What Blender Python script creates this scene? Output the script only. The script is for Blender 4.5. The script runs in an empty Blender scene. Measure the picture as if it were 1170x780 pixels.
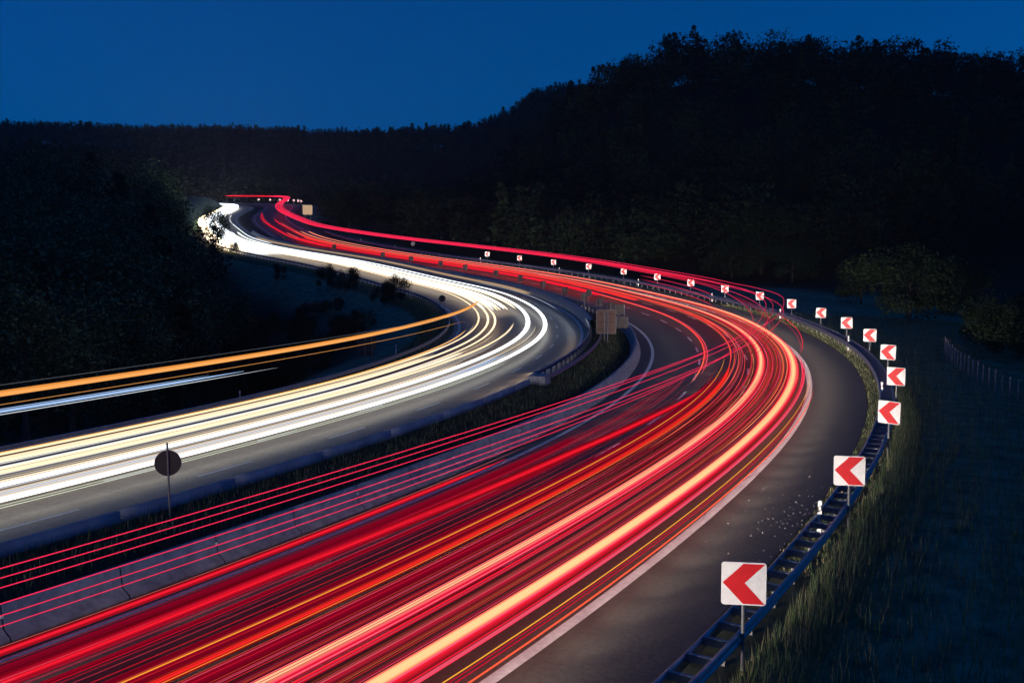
import bpy, bmesh, math, random
import numpy as np
from mathutils import Vector, Matrix
rnd = random.Random(7)
R = math.radians
scn = bpy.context.scene
col = scn.collection
# ------------------------------------------------------------------ camera
F, YH = 1243.34, 234.95
cam = bpy.data.cameras.new('camera')
cam.sensor_width = 36.0
cam.lens = F / 1170 * 36
cam.clip_start, cam.clip_end = 0.5, 6000
camo = bpy.data.objects.new('camera', cam)
col.objects.link(camo)
PITCH = math.atan((390 - YH) / F)
camo.location = (0, 0, 10)
camo.rotation_euler = (math.pi / 2 - PITCH, 0, 0)
scn.camera = camo
# ------------------------------------------------------------------ dusk sky (sun below the horizon)
world = bpy.data.worlds.new('World')
scn.world = world
world.use_nodes = True
wn = world.node_tree
bg = wn.nodes['Background']
sky = wn.nodes.new('ShaderNodeTexSky')
sky.sky_type = 'NISHITA'
sky.sun_disc = False
sky.sun_elevation = R(0.0)
sky.sun_rotation = R(95)
sky.altitude = 300
sky.air_density = 1.0
sky.dust_density = 0.3
sky.ozone_density = 6.2
tcs = wn.nodes.new('ShaderNodeTexCoord'); mps = wn.nodes.new('ShaderNodeMapping')
mps.inputs['Location'].default_value = (0, 0, .15)
wn.links.new(tcs.outputs['Generated'], mps.inputs[0]); wn.links.new(mps.outputs[0], sky.inputs['Vector'])
hs = wn.nodes.new('ShaderNodeHueSaturation')
hs.inputs['Saturation'].default_value = 1.4
hs.inputs['Hue'].default_value = 0.49
wn.links.new(sky.outputs[0], hs.inputs['Color'])
wn.links.new(hs.outputs[0], bg.inputs['Color'])
bg.inputs['Strength'].default_value = 0.60
# ------------------------------------------------------------------ exposure
scn.view_settings.view_transform = 'Standard'
scn.view_settings.look = 'None'
scn.view_settings.gamma = 1
scn.view_settings.use_curve_mapping = False
scn.view_settings.exposure = 0.0
scn.cycles.use_denoising = True
scn.cycles.sample_clamp_indirect = 4
scn.cycles.max_bounces = 4
# ------------------------------------------------------------------ road alignment (plan curvature, levels, crossfall)
K = np.array([-45,-15,15,40,65,90,110,130,150,175,200,230,260,290,320,350,380,410,440,480,520,560,620.])
KAP = np.array([-0.00905,-0.00774,-0.00412,-0.00603,-0.00523,-0.00602,-0.00814,-0.00383,-0.00643,-0.00614,-0.0013,0.0028,0.00406,0.00261,-0.00015,-0.00014,0.00094,0.00271,0.00196,-0.00094,-0.00502,-0.00747,-0.00907])
KZ = np.array([-45,0,50,90,130,170,210,260,320,380,440,520,620.])
ZR = np.array([0.37122,0.01657,-1.16834,-2.2447,-2.62077,-2.17495,-1.281,0.12138,1.43487,3.77816,6.82513,9.9798,11.48076])
BR = np.array([0.05906,0.07158,0.0842,0.065,0.0502,0.02897,0.01963,0.02916,0.03479,0.03636,0.03933,0.05303,0.05927])
ZL = np.array([-0.13249,-0.3433,-0.31091,-0.1622,0.38028,-0.02778,0.59845,0.36331,0.16121,-0.24237,-0.64857,-0.75276,-0.79628])
BL = np.array([0.0605,0.05692,0.06315,0.05658,0.05525,0.05233,0.04439,0.04283,0.04218,0.04234,0.04305,0.04282,0.04269])
S0, S1 = -45, 620
SS = np.arange(S0, S1 + 1, 1.0)
def hermite(xk, yk, x):
    m = np.gradient(yk, xk); i = np.clip(np.searchsorted(xk, x) - 1, 0, len(xk) - 2)
    h = xk[i+1] - xk[i]; t = (x - xk[i]) / h
    return (2*t**3-3*t**2+1)*yk[i]+(t**3-2*t**2+t)*h*m[i]+(-2*t**3+3*t**2)*yk[i+1]+(t**3-t**2)*h*m[i+1]
_th = np.cumsum(np.interp(SS, K, KAP)); _th = _th - _th[45] + 0.52891
_x = np.cumsum(np.sin(_th)); _y = np.cumsum(np.cos(_th))
_x += -0.8174 - _x[45]; _y += 21.4065 - _y[45]
_z, _b, _zl, _bl = (hermite(KZ, a, SS) for a in (ZR, BR, ZL, BL))
OL, OR_ = -16.6, -13.2            # median edges
def pos(s, o, h=0.0):
    """point at station s, offset o right of the outer edge line, h above the carriageway"""
    s = np.asarray(s, float); o = np.asarray(o, float) + 0*s; h = np.asarray(h, float) + 0*s
    x, y, th, z, b, zl, bl = (np.interp(s, SS, a) for a in (_x, _y, _th, _z, _b, _zl, _bl))
    zr = z + b * o
    zle = z + zl + bl * (o + 18)
    t = np.clip((o - OL) / (OR_ - OL), 0, 1)
    zz = np.where(o >= OR_, zr, np.where(o <= OL, zle, zle * (1 - t) + zr * t))
    return np.stack([x + np.cos(th) * o, y - np.sin(th) * o, zz + h], -1)
def heading(s): return float(np.interp(s, SS, _th))
def tangent(s): t = heading(s); return Vector((math.sin(t), math.cos(t), 0))
# ------------------------------------------------------------------ materials
def mat(name, base, rough=0.8, metal=0.0, spec=0.3, noise=None, bump=0.0, coat=None):
    m = bpy.data.materials.new(name); m.use_nodes = True
    nt = m.node_tree; b = nt.nodes['Principled BSDF']
    b.inputs['Base Color'].default_value = (*base, 1); b.inputs['Roughness'].default_value = rough
    b.inputs['Metallic'].default_value = metal; b.inputs['Specular IOR Level'].default_value = spec
    if noise or bump:
        tc = nt.nodes.new('ShaderNodeTexCoord')
        n1 = nt.nodes.new('ShaderNodeTexNoise'); n1.inputs['Scale'].default_value = noise[0] if noise else 5
        n1.inputs['Detail'].default_value = 8; n1.inputs['Roughness'].default_value = .65
        nt.links.new(tc.outputs['Object'], n1.inputs['Vector'])
        if noise:
            cr = nt.nodes.new('ShaderNodeValToRGB')
            e = cr.color_ramp.elements
            e[0].position, e[1].position = .3, .7
            e[0].color = (*[c * noise[1] for c in base], 1)
            e[1].color = (*[min(1, c * noise[2]) for c in base], 1)
            nt.links.new(n1.outputs['Fac'], cr.inputs[0]); nt.links.new(cr.outputs[0], b.inputs['Base Color'])
        if bump:
            bp = nt.nodes.new('ShaderNodeBump'); bp.inputs['Strength'].default_value = bump
            bp.inputs['Distance'].default_value = .05
            nt.links.new(n1.outputs['Fac'], bp.inputs['Height']); nt.links.new(bp.outputs[0], b.inputs['Normal'])
    return m
def road_mat(name, base, streak, joint=None):
    """paving with along-road wheel streaks, fine grain, patches and (concrete) slab joints, from the u=station v=offset map"""
    m = mat(name, base, .58, 0, .45)
    nt = m.node_tree; b = nt.nodes['Principled BSDF']; L = nt.links
    uv = nt.nodes.new('ShaderNodeUVMap')
    def noise(scale, vec, det=6):
        mp = nt.nodes.new('ShaderNodeMapping'); mp.inputs['Scale'].default_value = vec
        L.new(uv.outputs[0], mp.inputs[0])
        n = nt.nodes.new('ShaderNodeTexNoise'); n.inputs['Scale'].default_value = scale; n.inputs['Detail'].default_value = det
        L.new(mp.outputs[0], n.inputs['Vector']); return n
    n1 = noise(1, (.02, 1.1, 1)); n2 = noise(1, (6, 6, 1), 8); n3 = noise(1, (.8, .12, 1), 4)
    def mul(a, lo, hi):
        r = nt.nodes.new('ShaderNodeMapRange'); r.inputs['From Min'].default_value = .3; r.inputs['From Max'].default_value = .7
        r.inputs['To Min'].default_value = lo; r.inputs['To Max'].default_value = hi; L.new(a, r.inputs[0]); return r.outputs[0]
    def prod(a, c):
        q = nt.nodes.new('ShaderNodeMath'); q.operation = 'MULTIPLY'; L.new(a, q.inputs[0]); L.new(c, q.inputs[1]); return q.outputs[0]
    f = prod(prod(mul(n1.outputs['Fac'], 1 - streak, 1 + streak), mul(n2.outputs['Fac'], .75, 1.25)), mul(n3.outputs['Fac'], .9, 1.1))
    if joint:
        sp = nt.nodes.new('ShaderNodeSeparateXYZ'); L.new(uv.outputs[0], sp.inputs[0])
        dv = nt.nodes.new('ShaderNodeMath'); dv.operation = 'DIVIDE'; dv.inputs[1].default_value = joint; L.new(sp.outputs[0], dv.inputs[0])
        fr = nt.nodes.new('ShaderNodeMath'); fr.operation = 'FRACT'; L.new(dv.outputs[0], fr.inputs[0])
        gt = nt.nodes.new('ShaderNodeMapRange'); gt.inputs['From Min'].default_value = 0; gt.inputs['From Max'].default_value = .02
        gt.inputs['To Min'].default_value = .45; gt.inputs['To Max'].default_value = 1; L.new(fr.outputs[0], gt.inputs[0])
        f = prod(f, gt.outputs[0])
    mx = nt.nodes.new('ShaderNodeVectorMath'); mx.operation = 'SCALE'; mx.inputs[0].default_value = base
    L.new(f, mx.inputs['Scale']); L.new(mx.outputs[0], b.inputs['Base Color'])
    bp = nt.nodes.new('ShaderNodeBump'); bp.inputs['Strength'].default_value = .5; bp.inputs['Distance'].default_value = .02
    L.new(n2.outputs['Fac'], bp.inputs['Height']); L.new(bp.outputs[0], b.inputs['Normal'])
    return m
_em = {}
def glow(c, k):
    key = (tuple(c), k)
    if key not in _em:
        m = bpy.data.materials.new('glow'); m.use_nodes = True; nt = m.node_tree
        nt.nodes.remove(nt.nodes['Principled BSDF'])
        e = nt.nodes.new('ShaderNodeEmission'); e.inputs[0].default_value = (*c, 1); e.inputs[1].default_value = k
        nt.links.new(e.outputs[0], nt.nodes['Material Output'].inputs[0]); _em[key] = m
    return _em[key]
M = {}
M['asphalt'] = road_mat('asphalt', (.062, .056, .048), .16)
M['concrete_road'] = road_mat('concrete_road', (.24, .20, .155), .16, 5.0)
M['paint'] = mat('road_paint', (.72, .72, .72), .6, noise=(7, .72, 1.08))
M['concrete'] = mat('concrete', (.34, .35, .375), .85, noise=(2.2, .55, 1.2), bump=.25)
M['dark_concrete'] = mat('dark_concrete', (.30, .33, .37), .85, noise=(1.1, .7, 1.2), bump=.15)
M['joint'] = mat('joint', (.05, .05, .055), .9)
M['steel'] = mat('galvanised_steel', (.26, .30, .36), .45, .8, .5, noise=(3, .75, 1.15))
M['post_steel'] = mat('post_steel', (.17, .175, .19), .55, .6, .4, noise=(6, .8, 1.1))
M['sign_white'] = mat('sign_white', (.78, .78, .79), .45, noise=(3.5, .80, 1.06))
M['sign_red'] = mat('sign_red', (.55, .012, .02), .45, noise=(2.5, .9, 1.08))
M['sign_back'] = mat('sign_back', (.06, .048, .05), .6, .2, .3, noise=(4, .8, 1.1))
M['sign_brown'] = mat('sign_back_brown', (.15, .085, .07), .6, .2, .3, noise=(2, .8, 1.1))
M['sign_beige'] = mat('sign_beige', (.75, .6, .42), .5, noise=(1.5, .9, 1.06))
M['post_white'] = mat('post_white', (.78, .79, .8), .5, noise=(5, .9, 1.05))
M['black'] = mat('black_plastic', (.02, .02, .022), .5)
M['amber'] = mat('amber_reflector', (.7, .35, .05), .3)
M['reflector'] = mat('reflector', (.85, .85, .8), .2)
M['wood'] = mat('fence_wood', (.28, .26, .24), .85, noise=(4, .7, 1.2))
M['wire'] = mat('fence_wire', (.2, .2, .2), .5, .7)
M['ground'] = mat('ground_grass', (.10, .19, .12), .95, 0, .1, noise=(.9, .30, 1.7), bump=1.0)
M['verge'] = mat('verge_grass', (.13, .125, .06), .95, 0, .1, noise=(1.2, .5, 1.5), bump=.8)
M['median'] = mat('median_grass', (.045, .042, .028), .95, 0, .1, noise=(1.2, .5, 1.5), bump=.8)
M['blade_green'] = mat('blade_green', (.10, .16, .055), .8, noise=(.5, .6, 1.5))
M['blade_dry'] = mat('blade_dry', (.24, .21, .12), .85, noise=(.5, .6, 1.4))
M['bark'] = mat('bark', (.07, .06, .05), .9, noise=(5, .6, 1.3))
M['leaf_l'] = mat('leaf_lit_tone', (.07, .12, .07), 1, 0, .0, noise=(.4, .6, 1.5))  # paler leaf tone: the left wood's brighter light is put into the colour
M['floor'] = mat('forest_floor', (.02, .024, .014), 1, 0, 0, noise=(.3, .6, 1.4))
M['leaf_a'] = mat('leaf_dark', (.02, .032, .019), 1, 0, .0, noise=(.4, .6, 1.5))
M['leaf_b'] = mat('leaf_mid', (.03, .048, .026), 1, 0, .0, noise=(.4, .6, 1.5))
M['needle'] = mat('needle', (.016, .027, .02), 1, 0, .0, noise=(.4, .6, 1.4))
M['gravel'] = mat('gravel', (.24, .22, .20), .8, noise=(9, .6, 1.3))
M['track'] = mat('dirt_track', (.14, .13, .12), .95, noise=(.8, .7, 1.3))
# ------------------------------------------------------------------ object helpers
def tag(o, label=None, cat=None, group=None, kind=None):
    if label: o['label'] = label
    if cat: o['category'] = cat
    if group: o['group'] = group
    if kind: o['kind'] = kind
    return o
def link(name, me, parent=None, loc=(0, 0, 0), rot=(0, 0, 0)):
    o = bpy.data.objects.new(name, me); col.objects.link(o); o.location = loc; o.rotation_euler = rot
    if parent: o.parent = parent
    return o
def empty(name, loc, rz=0): return link(name, None, None, loc, (0, 0, rz))
def mesh_np(name, V, Fc, mats, midx=None, smooth=False, uv=None):
    """V (n,3); Fc (m,k) constant-size faces"""
    V = np.asarray(V, np.float32); Fc = np.asarray(Fc, np.int32); me = bpy.data.meshes.new(name)
    k = Fc.shape[1]
    me.vertices.add(len(V)); me.vertices.foreach_set('co', V.ravel())
    me.loops.add(Fc.size); me.loops.foreach_set('vertex_index', Fc.ravel())
    me.polygons.add(len(Fc)); me.polygons.foreach_set('loop_start', np.arange(0, Fc.size, k, dtype=np.int32))
    me.polygons.foreach_set('loop_total', np.full(len(Fc), k, np.int32))
    for m in (mats if isinstance(mats, (list, tuple)) else [mats]): me.materials.append(m)
    if midx is not None: me.polygons.foreach_set('material_index', np.asarray(midx, np.int32))
    if smooth: me.polygons.foreach_set('use_smooth', np.ones(len(Fc), bool))
    if uv is not None:
        l = me.uv_layers.new(name='UVMap'); l.data.foreach_set('uv', np.asarray(uv, np.float32)[Fc.ravel()].ravel())
    me.update(calc_edges=True); me.validate(); return me
class MB:
    """collects boxes, tubes and profiles of one part"""
    def __init__(self): self.v = []; self.f = []; self.mi = []; self.mats = []
    def _add(self, v, f, m):
        n = len(self.v); self.v += [tuple(p) for p in v]; self.f += [[i + n for i in q] for q in f]
        if m not in self.mats: self.mats.append(m)
        self.mi += [self.mats.index(m)] * len(f)
    def box(self, c, sz, m, rz=0, mtx=None):
        c = Vector(c); r = Matrix.Rotation(rz, 3, 'Z') if mtx is None else mtx
        v = [c + r @ Vector((sx*sz[0]/2, sy*sz[1]/2, s_*sz[2]/2)) for sx in (-1, 1) for sy in (-1, 1) for s_ in (-1, 1)]
        self._add(v, [[0,1,3,2],[4,6,7,5],[0,4,5,1],[2,3,7,6],[0,2,6,4],[1,5,7,3]], m); return self
    def tube(self, p, q, r0, m, r1=None, n=8):
        p, q = Vector(p), Vector(q); r1 = r0 if r1 is None else r1; d = (q - p).normalized()
        a = d.orthogonal().normalized(); b = d.cross(a)
        v = []
        for c, r in ((p, r0), (q, r1)):
            for i in range(n):
                t = 2*math.pi*i/n; v.append(c + a*math.cos(t)*r + b*math.sin(t)*r)
        f = [[i, (i+1) % n, n+(i+1) % n, n+i] for i in range(n)] + [list(range(n))[::-1], list(range(n, 2*n))]
        self._add(v, f, m); return self
    def prism(self, pts, y0, y1, m, bevel=0):
        """polygon in local x,z extruded along y"""
        n = len(pts); v = [(x, y0, z) for x, z in pts] + [(x, y1, z) for x, z in pts]
        f = [list(range(n)), list(range(n, 2*n))[::-1]] + [[i, n+i, n+(i+1) % n, (i+1) % n] for i in range(n)]
        self._add(v, f, m); return self
    def mesh(self, name, smooth=False):
        me = bpy.data.meshes.new(name); me.from_pydata(self.v, [], self.f)
        for m in self.mats: me.materials.append(m)
        me.polygons.foreach_set('material_index', self.mi)
        bm = bmesh.new(); bm.from_mesh(me); bmesh.ops.recalc_face_normals(bm, faces=bm.faces); bm.to_mesh(me); bm.free()
        if smooth: me.polygons.foreach_set('use_smooth', [True]*len(me.polygons))
        me.update(); return me
    def build(self, name, parent=None, loc=(0, 0, 0), rot=(0, 0, 0), smooth=False):
        return link(name, self.mesh(name, smooth), parent, loc, rot)
def sweep_mesh(name, s, prof, m, closed=False, caps=False, uvscale=True):
    """cross-section prof [(o,h)] swept along stations s"""
    s = np.asarray(s, float); P = np.stack([pos(s, o, h) for o, h in prof], 1)   # (ns, np, 3)
    ns, npf = P.shape[:2]; V = P.reshape(-1, 3)
    j = np.arange(npf if closed else npf - 1); i = np.arange(ns - 1)
    I, J = np.meshgrid(i, j, indexing='ij'); J2 = (J + 1) % npf
    Fc = np.stack([I*npf+J, (I+1)*npf+J, (I+1)*npf+J2, I*npf+J2], -1).reshape(-1, 4)
    uv = np.stack([np.repeat(s, npf), np.tile([p[0] for p in prof], ns)], -1)
    if caps and closed and npf == 4:
        Fc = np.concatenate([Fc, [[3, 2, 1, 0], [(ns-1)*npf + q for q in range(4)]]])
    me = mesh_np(name, V, Fc, m, uv=uv)
    bm = bmesh.new(); bm.from_mesh(me); bmesh.ops.recalc_face_normals(bm, faces=bm.faces); bm.to_mesh(me); bm.free()
    return me
def stations(a, b, step): return np.linspace(a, b, max(2, int(round((b - a) / step)) + 1))
ORD = ['nearest', 'second', 'third', 'fourth', 'fifth', 'sixth', 'seventh', 'eighth', 'ninth', 'tenth', 'eleventh', 'twelfth', 'thirteenth', 'fourteenth',
       'fifteenth', 'sixteenth', 'seventeenth', 'eighteenth', 'nineteenth', 'twentieth']
# ------------------------------------------------------------------ terrain
def sstep(a, b, x): t = np.clip((x - a) / (b - a), 0, 1); return t*t*(3 - 2*t)
_ci = np.arange(0, len(SS), 2)
_cc = pos(SS[_ci], -14.5)[:, :2]
def road_near(X, Y):
    s = np.empty(len(X)); o = np.empty(len(X))
    for k in range(0, len(X), 4000):
        dx = X[k:k+4000, None] - _cc[None, :, 0]; dy = Y[k:k+4000, None] - _cc[None, :, 1]
        i = (dx*dx + dy*dy).argmin(1); t = _th[_ci[i]]; r = np.arange(len(i))
        ddx, ddy = dx[r, i], dy[r, i]
        side = np.sign(ddx*np.cos(t) - ddy*np.sin(t)); s[k:k+4000] = SS[_ci[i]]
        o[k:k+4000] = -14.5 + side * np.hypot(ddx, ddy)
    return s, o
def vnoise(X, Y, sc, seed):
    g = np.random.RandomState(seed).rand(64, 64); x, y = X/sc, Y/sc
    xi, yi = np.floor(x).astype(int), np.floor(y).astype(int); fx, fy = x-xi, y-yi
    fx, fy = fx*fx*(3-2*fx), fy*fy*(3-2*fy); G = lambda a, b: g[a % 64, b % 64]
    return (G(xi,yi)*(1-fx)+G(xi+1,yi)*fx)*(1-fy)+(G(xi,yi+1)*(1-fx)+G(xi+1,yi+1)*fx)*fy - .5
def ground_z(X, Y):
    X = np.atleast_1d(np.asarray(X, float)); Y = np.atleast_1d(np.asarray(Y, float))
    s, o = road_near(X, Y)
    er = pos(s, np.clip(o, -34, 5.0))[:, 2]
    z = er - .5
    rt = o > 5; lf = o < -34
    z = np.where(rt, er - .35 - 1.6*sstep(5, 45, o), z)
    z = np.where(lf, er - .5 - 6.5*sstep(-34, -58, o) , z)
    d = np.abs(o + 14.5)
    n = vnoise(X, Y, 14, 1)*1.1 + vnoise(X, Y, 5, 2)*.35
    z += n * sstep(22, 34, d)
    crest = np.interp(X, [-75,-45,-25,-10,4,15,25,41,57,78,97,123,155,250,420,700], [0,0,1.5,9,25.5,34.5,39.5,45,47.5,47.5,46.5,45,44,43,36,30])
    rise = sstep(175, 335, Y) * (1 - .35*sstep(360, 560, Y))
    z += np.where(o > 0, crest * rise * sstep(26, 120, d), 0)
    far = 46 + vnoise(X, Y, 120, 5)*14
    z += far * sstep(610, 840, Y) * sstep(40, 160, d)
    z += np.where(o < -34, (24 + vnoise(X, Y, 70, 8)*8) * sstep(-95, -190, X + .12*(Y-400)) * sstep(230, 430, Y) * (1 - sstep(470, 620, Y)), 0)
    return z
ax = np.concatenate([np.arange(-900, -150, 15), np.arange(-150, -60, 5), np.arange(-60, 80, 1.6), np.arange(80, 180, 5), np.arange(180, 901, 15)])
ay = np.concatenate([np.arange(-80, 10, 5), np.arange(10, 200, 1.8), np.arange(200, 360, 4), np.arange(360, 700, 10), np.arange(700, 1500, 25)])
GX, GY = np.meshgrid(ax, ay); gz = ground_z(GX.ravel(), GY.ravel())
nx, ny = len(ax), len(ay)
I, J = np.meshgrid(np.arange(ny-1), np.arange(nx-1), indexing='ij')
Fq = np.stack([I*nx+J, I*nx+J+1, (I+1)*nx+J+1, (I+1)*nx+J], -1).reshape(-1, 4)
cs_, co_ = road_near(GX.ravel(), GY.ravel()); vx, vy = GX.ravel(), GY.ravel()
wig = vnoise(vx, vy, 9, 4)*7 + vnoise(vx, vy, 30, 6)*16
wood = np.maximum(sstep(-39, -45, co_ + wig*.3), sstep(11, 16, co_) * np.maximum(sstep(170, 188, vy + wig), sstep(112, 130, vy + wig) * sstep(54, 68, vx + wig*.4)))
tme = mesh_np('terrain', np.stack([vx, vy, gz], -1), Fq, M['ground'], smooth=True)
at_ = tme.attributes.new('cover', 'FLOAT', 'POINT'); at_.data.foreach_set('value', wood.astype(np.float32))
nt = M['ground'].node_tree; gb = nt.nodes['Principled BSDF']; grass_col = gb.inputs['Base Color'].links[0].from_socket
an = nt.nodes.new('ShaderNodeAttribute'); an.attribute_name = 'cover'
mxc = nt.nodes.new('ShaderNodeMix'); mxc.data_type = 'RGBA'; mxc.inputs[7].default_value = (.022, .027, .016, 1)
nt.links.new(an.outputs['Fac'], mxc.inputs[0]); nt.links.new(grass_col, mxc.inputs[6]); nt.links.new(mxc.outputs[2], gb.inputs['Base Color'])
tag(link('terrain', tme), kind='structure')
# ------------------------------------------------------------------ roads
st = stations(S0, S1, 2)
rr = tag(link('carriageway_asphalt', sweep_mesh('carriageway_asphalt', st, [(o, 0) for o in (-12.6, -9, -5.5, -2, 1, 3.2)], M['asphalt'])), kind='structure')
rl = tag(link('carriageway_concrete', sweep_mesh('carriageway_concrete', st, [(o, 0) for o in (-31.2, -27, -23, -20, -17.2)], M['concrete_road'])), kind='structure')
tag(link('left_verge', sweep_mesh('left_verge', st, [(-37, -1.5), (-34.5, -.35), (-32.5, -.06), (-31.2, -.012)], M['verge'])), kind='structure')
tag(link('outer_verge', sweep_mesh('outer_verge', st, [(3.2, -.012), (3.8, -.04), (5.0, -.16), (7.5, -.9)], M['verge'])), kind='structure')
tag(link('median_ground', sweep_mesh('median_ground', st, [(-17.2, -.012), (-16.8, .1), (-15.6, .22), (-14.2, .2), (-13.2, .02), (-12.6, -.012)], M['median'])), kind='structure')
def mark(name, parent, s0, s1, o, w):
    o_ = link(name, sweep_mesh(name, stations(s0, s1, 1.0 if s1-s0 < 20 else 2.0), [(o-w/2, .006), (o+w/2, .006)], M['paint']), parent); return o_
mark('edge_line', rr, S0, S1, 0, .34); mark('edge_line', rr, S0, S1, -11.46, .26)
mark('edge_line', rl, S0, S1, -30.6, .26); mark('edge_line', rl, S0, S1, -17.9, .24)
def dashes(par, o, first, n, period=9.7, ln=3.9):
    for i in range(n): mark('lane_dash', par, first+period*i, first+period*i+ln, o, .19)
dashes(rr, -7.62, -12.8, 26); dashes(rr, -3.98, -11, 24); dashes(rl, -20.3, -6.5, 16, 10.1, 3.6); dashes(rl, -23.5, -9.5, 8, 10.6, 3.6)
# ------------------------------------------------------------------ outer guard rail (double beam, ladder of spacers)
gr = tag(empty('guard_rail', tuple(pos(0, 4, 0))), 'blue-grey double beam steel guard rail with ladder-like spacers along the outer shoulder', 'guard rail')
def onroot(o, root):
    o.parent = root; o.matrix_parent_inverse = Matrix.Translation(root.location).inverted() if not root.rotation_euler.z else root.matrix_basis.inverted(); return o
def wbeam(o, h, side, t=.004):
    a = .05*side
    return [(o, h-.155), (o+a, h-.11), (o+a, h-.06), (o, h-.02), (o, h+.02), (o+a, h+.06), (o+a, h+.11), (o, h+.155),
            (o+.03*-side, h+.155), (o+.03*-side, h-.155)]
gst = stations(-40, 330, 1.5)
onroot(link('front_beam', sweep_mesh('front_beam', gst, wbeam(3.86, .56, -1), M['steel'], closed=True)), gr)
onroot(link('rear_beam', sweep_mesh('rear_beam', gst, wbeam(4.5, .56, 1), M['steel'], closed=True)), gr)
def rung(s):
    p = pos(s, 4.18, .60); mb = MB(); q = -heading(s)
    mb.box((0, 0, .0), (.62, .09, .17), M['steel'], q); return mb, p
def rpost(s):
    mb = MB(); mb.box((0, 0, -.1), (.1, .12, 1.5), M['post_steel'], -heading(s)); return mb, pos(s, 4.18, -.22)
rs = np.arange(-18, 330, 1.0)
rs_p = np.arange(-18.5, 330, 2.0)
for lst, fn, nm in ((rs, rung, 'spacer'), (rs_p, rpost, 'post')):
    rest = MB()
    vis = sorted(lst, key=lambda a: abs(a - 20))
    for k, a in enumerate(vis):
        mb, p = fn(a)
        if k < 100: onroot(mb.build(nm, None, tuple(p)), gr)
        else: rest._add([tuple(np.array(v) + p) for v in mb.v], mb.f, mb.mats[0])
    o = onroot(rest.build(nm + '_run'), gr); o['kind'] = 'stuff'
# ------------------------------------------------------------------ inner guard rail of the far carriageway, left side
lg = tag(empty('guard_rail', tuple(pos(40, -32, 0))), 'dark steel guard rail along the left edge of the concrete carriageway', 'guard rail')
onroot(link('beam', sweep_mesh('beam', stations(-40, 330, 1.5), wbeam(-31.7, .62, 1), M['steel'], closed=True)), lg)
rest = MB()
lp = sorted(np.arange(-30, 330, 2.0), key=lambda a: abs(a - 120))
for k, a in enumerate(lp):
    mb = MB(); p = pos(a, -31.85, -.1); mb.box((0, 0, 0), (.1, .12, 1.5), M['post_steel'], -heading(a))
    if k < 100: onroot(mb.build('post', None, tuple(p)), lg)
    else: rest._add([tuple(np.array(v) + p) for v in mb.v], mb.f, mb.mats[0])
onroot(rest.build('post_run'), lg)['kind'] = 'stuff'
# ------------------------------------------------------------------ concrete step barrier of the near carriageway
cb = tag(empty('concrete_barrier', tuple(pos(0, -12.8, 0))), 'pale precast concrete safety barrier beside the red light trails of the near carriageway', 'barrier')
prof = [(-12.5, -.02), (-12.52, .1), (-12.78, .3), (-12.86, .9), (-13.06, .9), (-13.14, .3), (-13.4, .1), (-13.42, -.02)]
a = -22.0
while a < 104:
    sgm = link('segment', sweep_mesh('segment', stations(a+.022, a+3.978, 1), prof, M['concrete'], closed=True)); onroot(sgm, cb)
    cp = []
    for e in (a+.02, a+3.98):
        me = mesh_np('end', [pos(e, o, h) for o, h in prof], [list(range(8))], M['joint']); cp.append(me)
    for me in cp: onroot(link('joint_face', me), sgm) if False else None
    a += 4.0
onroot(link('joint_core', sweep_mesh('joint_core', stations(-22, 104, 1), [(-12.56, 0), (-12.58, .12), (-12.82, .31), (-12.89, .88), (-13.03, .88), (-13.1, .31), (-13.34, .12), (-13.36, 0)], M['joint'], closed=True)), cb)
for a in np.arange(-10, 60, 8.0):
    mb = MB(); mb.box((0, 0, 0), (.03, .1, .09), M['reflector'], -heading(a)); onroot(mb.build('reflector', None, tuple(pos(a, -12.83, .62))), cb)
# ------------------------------------------------------------------ median walls of the far carriageway
mw = tag(empty('kerb_wall', tuple(pos(10, -17, 0))), 'low blue-grey concrete wall between grassy median and concrete carriageway', 'wall')
a = -24.0
while a < 46:
    onroot(link('segment', sweep_mesh('segment', stations(a+.015, min(a+6, 46)-.015, 1), [(-17.0, -.1), (-17.03, .44), (-17.25, .44), (-17.32, -.1)], M['dark_concrete'], closed=True, caps=True)), mw); a += 6
mb = MB(); mb.box((0, 0, .2), (1.1, 1.4, .85), M['concrete'], -heading(46.6)); onroot(mb.build('end_block', None, tuple(pos(46.4, -16.6, 0))), mw)
mg = tag(empty('guard_rail', tuple(pos(70, -17, 0))), 'short steel guard rail round the apex of the median in front of the big sign', 'guard rail')
onroot(link('beam', sweep_mesh('beam', stations(47.5, 97, 1), wbeam(-17.2, .58, -1), M['steel'], closed=True)), mg)
onroot(link('rear_beam', sweep_mesh('rear_beam', stations(47.5, 90, 1), wbeam(-16.1, .58, 1), M['steel'], closed=True)), mg)
for a in np.arange(48, 97, 2.0):
    mb = MB(); mb.box((0, 0, 0), (.1, .12, 1.3), M['post_steel'], -heading(a)); onroot(mb.build('post', None, tuple(pos(a, -17.05, 0))), mg)
tw = tag(empty('concrete_barrier', tuple(pos(130, -17, 0))), 'brightly lit pale concrete barrier on the far side of the median', 'barrier')
tp = [(-17.35, -.05), (-17.3, .15), (-17.1, .35), (-16.98, .95), (-16.75, .95), (-16.5, .1), (-16.5, -.05)]
a = 92.0
while a < 330:
    onroot(link('segment', sweep_mesh('segment', stations(a+.02, a+3.98, 1), tp, M['concrete'], closed=True)), tw); a += 4.0
ng = tag(empty('guard_rail', tuple(pos(150, -13, 0))), 'dark steel guard rail along the median edge of the far asphalt bend', 'guard rail')
onroot(link('beam', sweep_mesh('beam', stations(104, 330, 1.5), wbeam(-12.7, .6, 1), M['steel'], closed=True)), ng)
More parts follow.
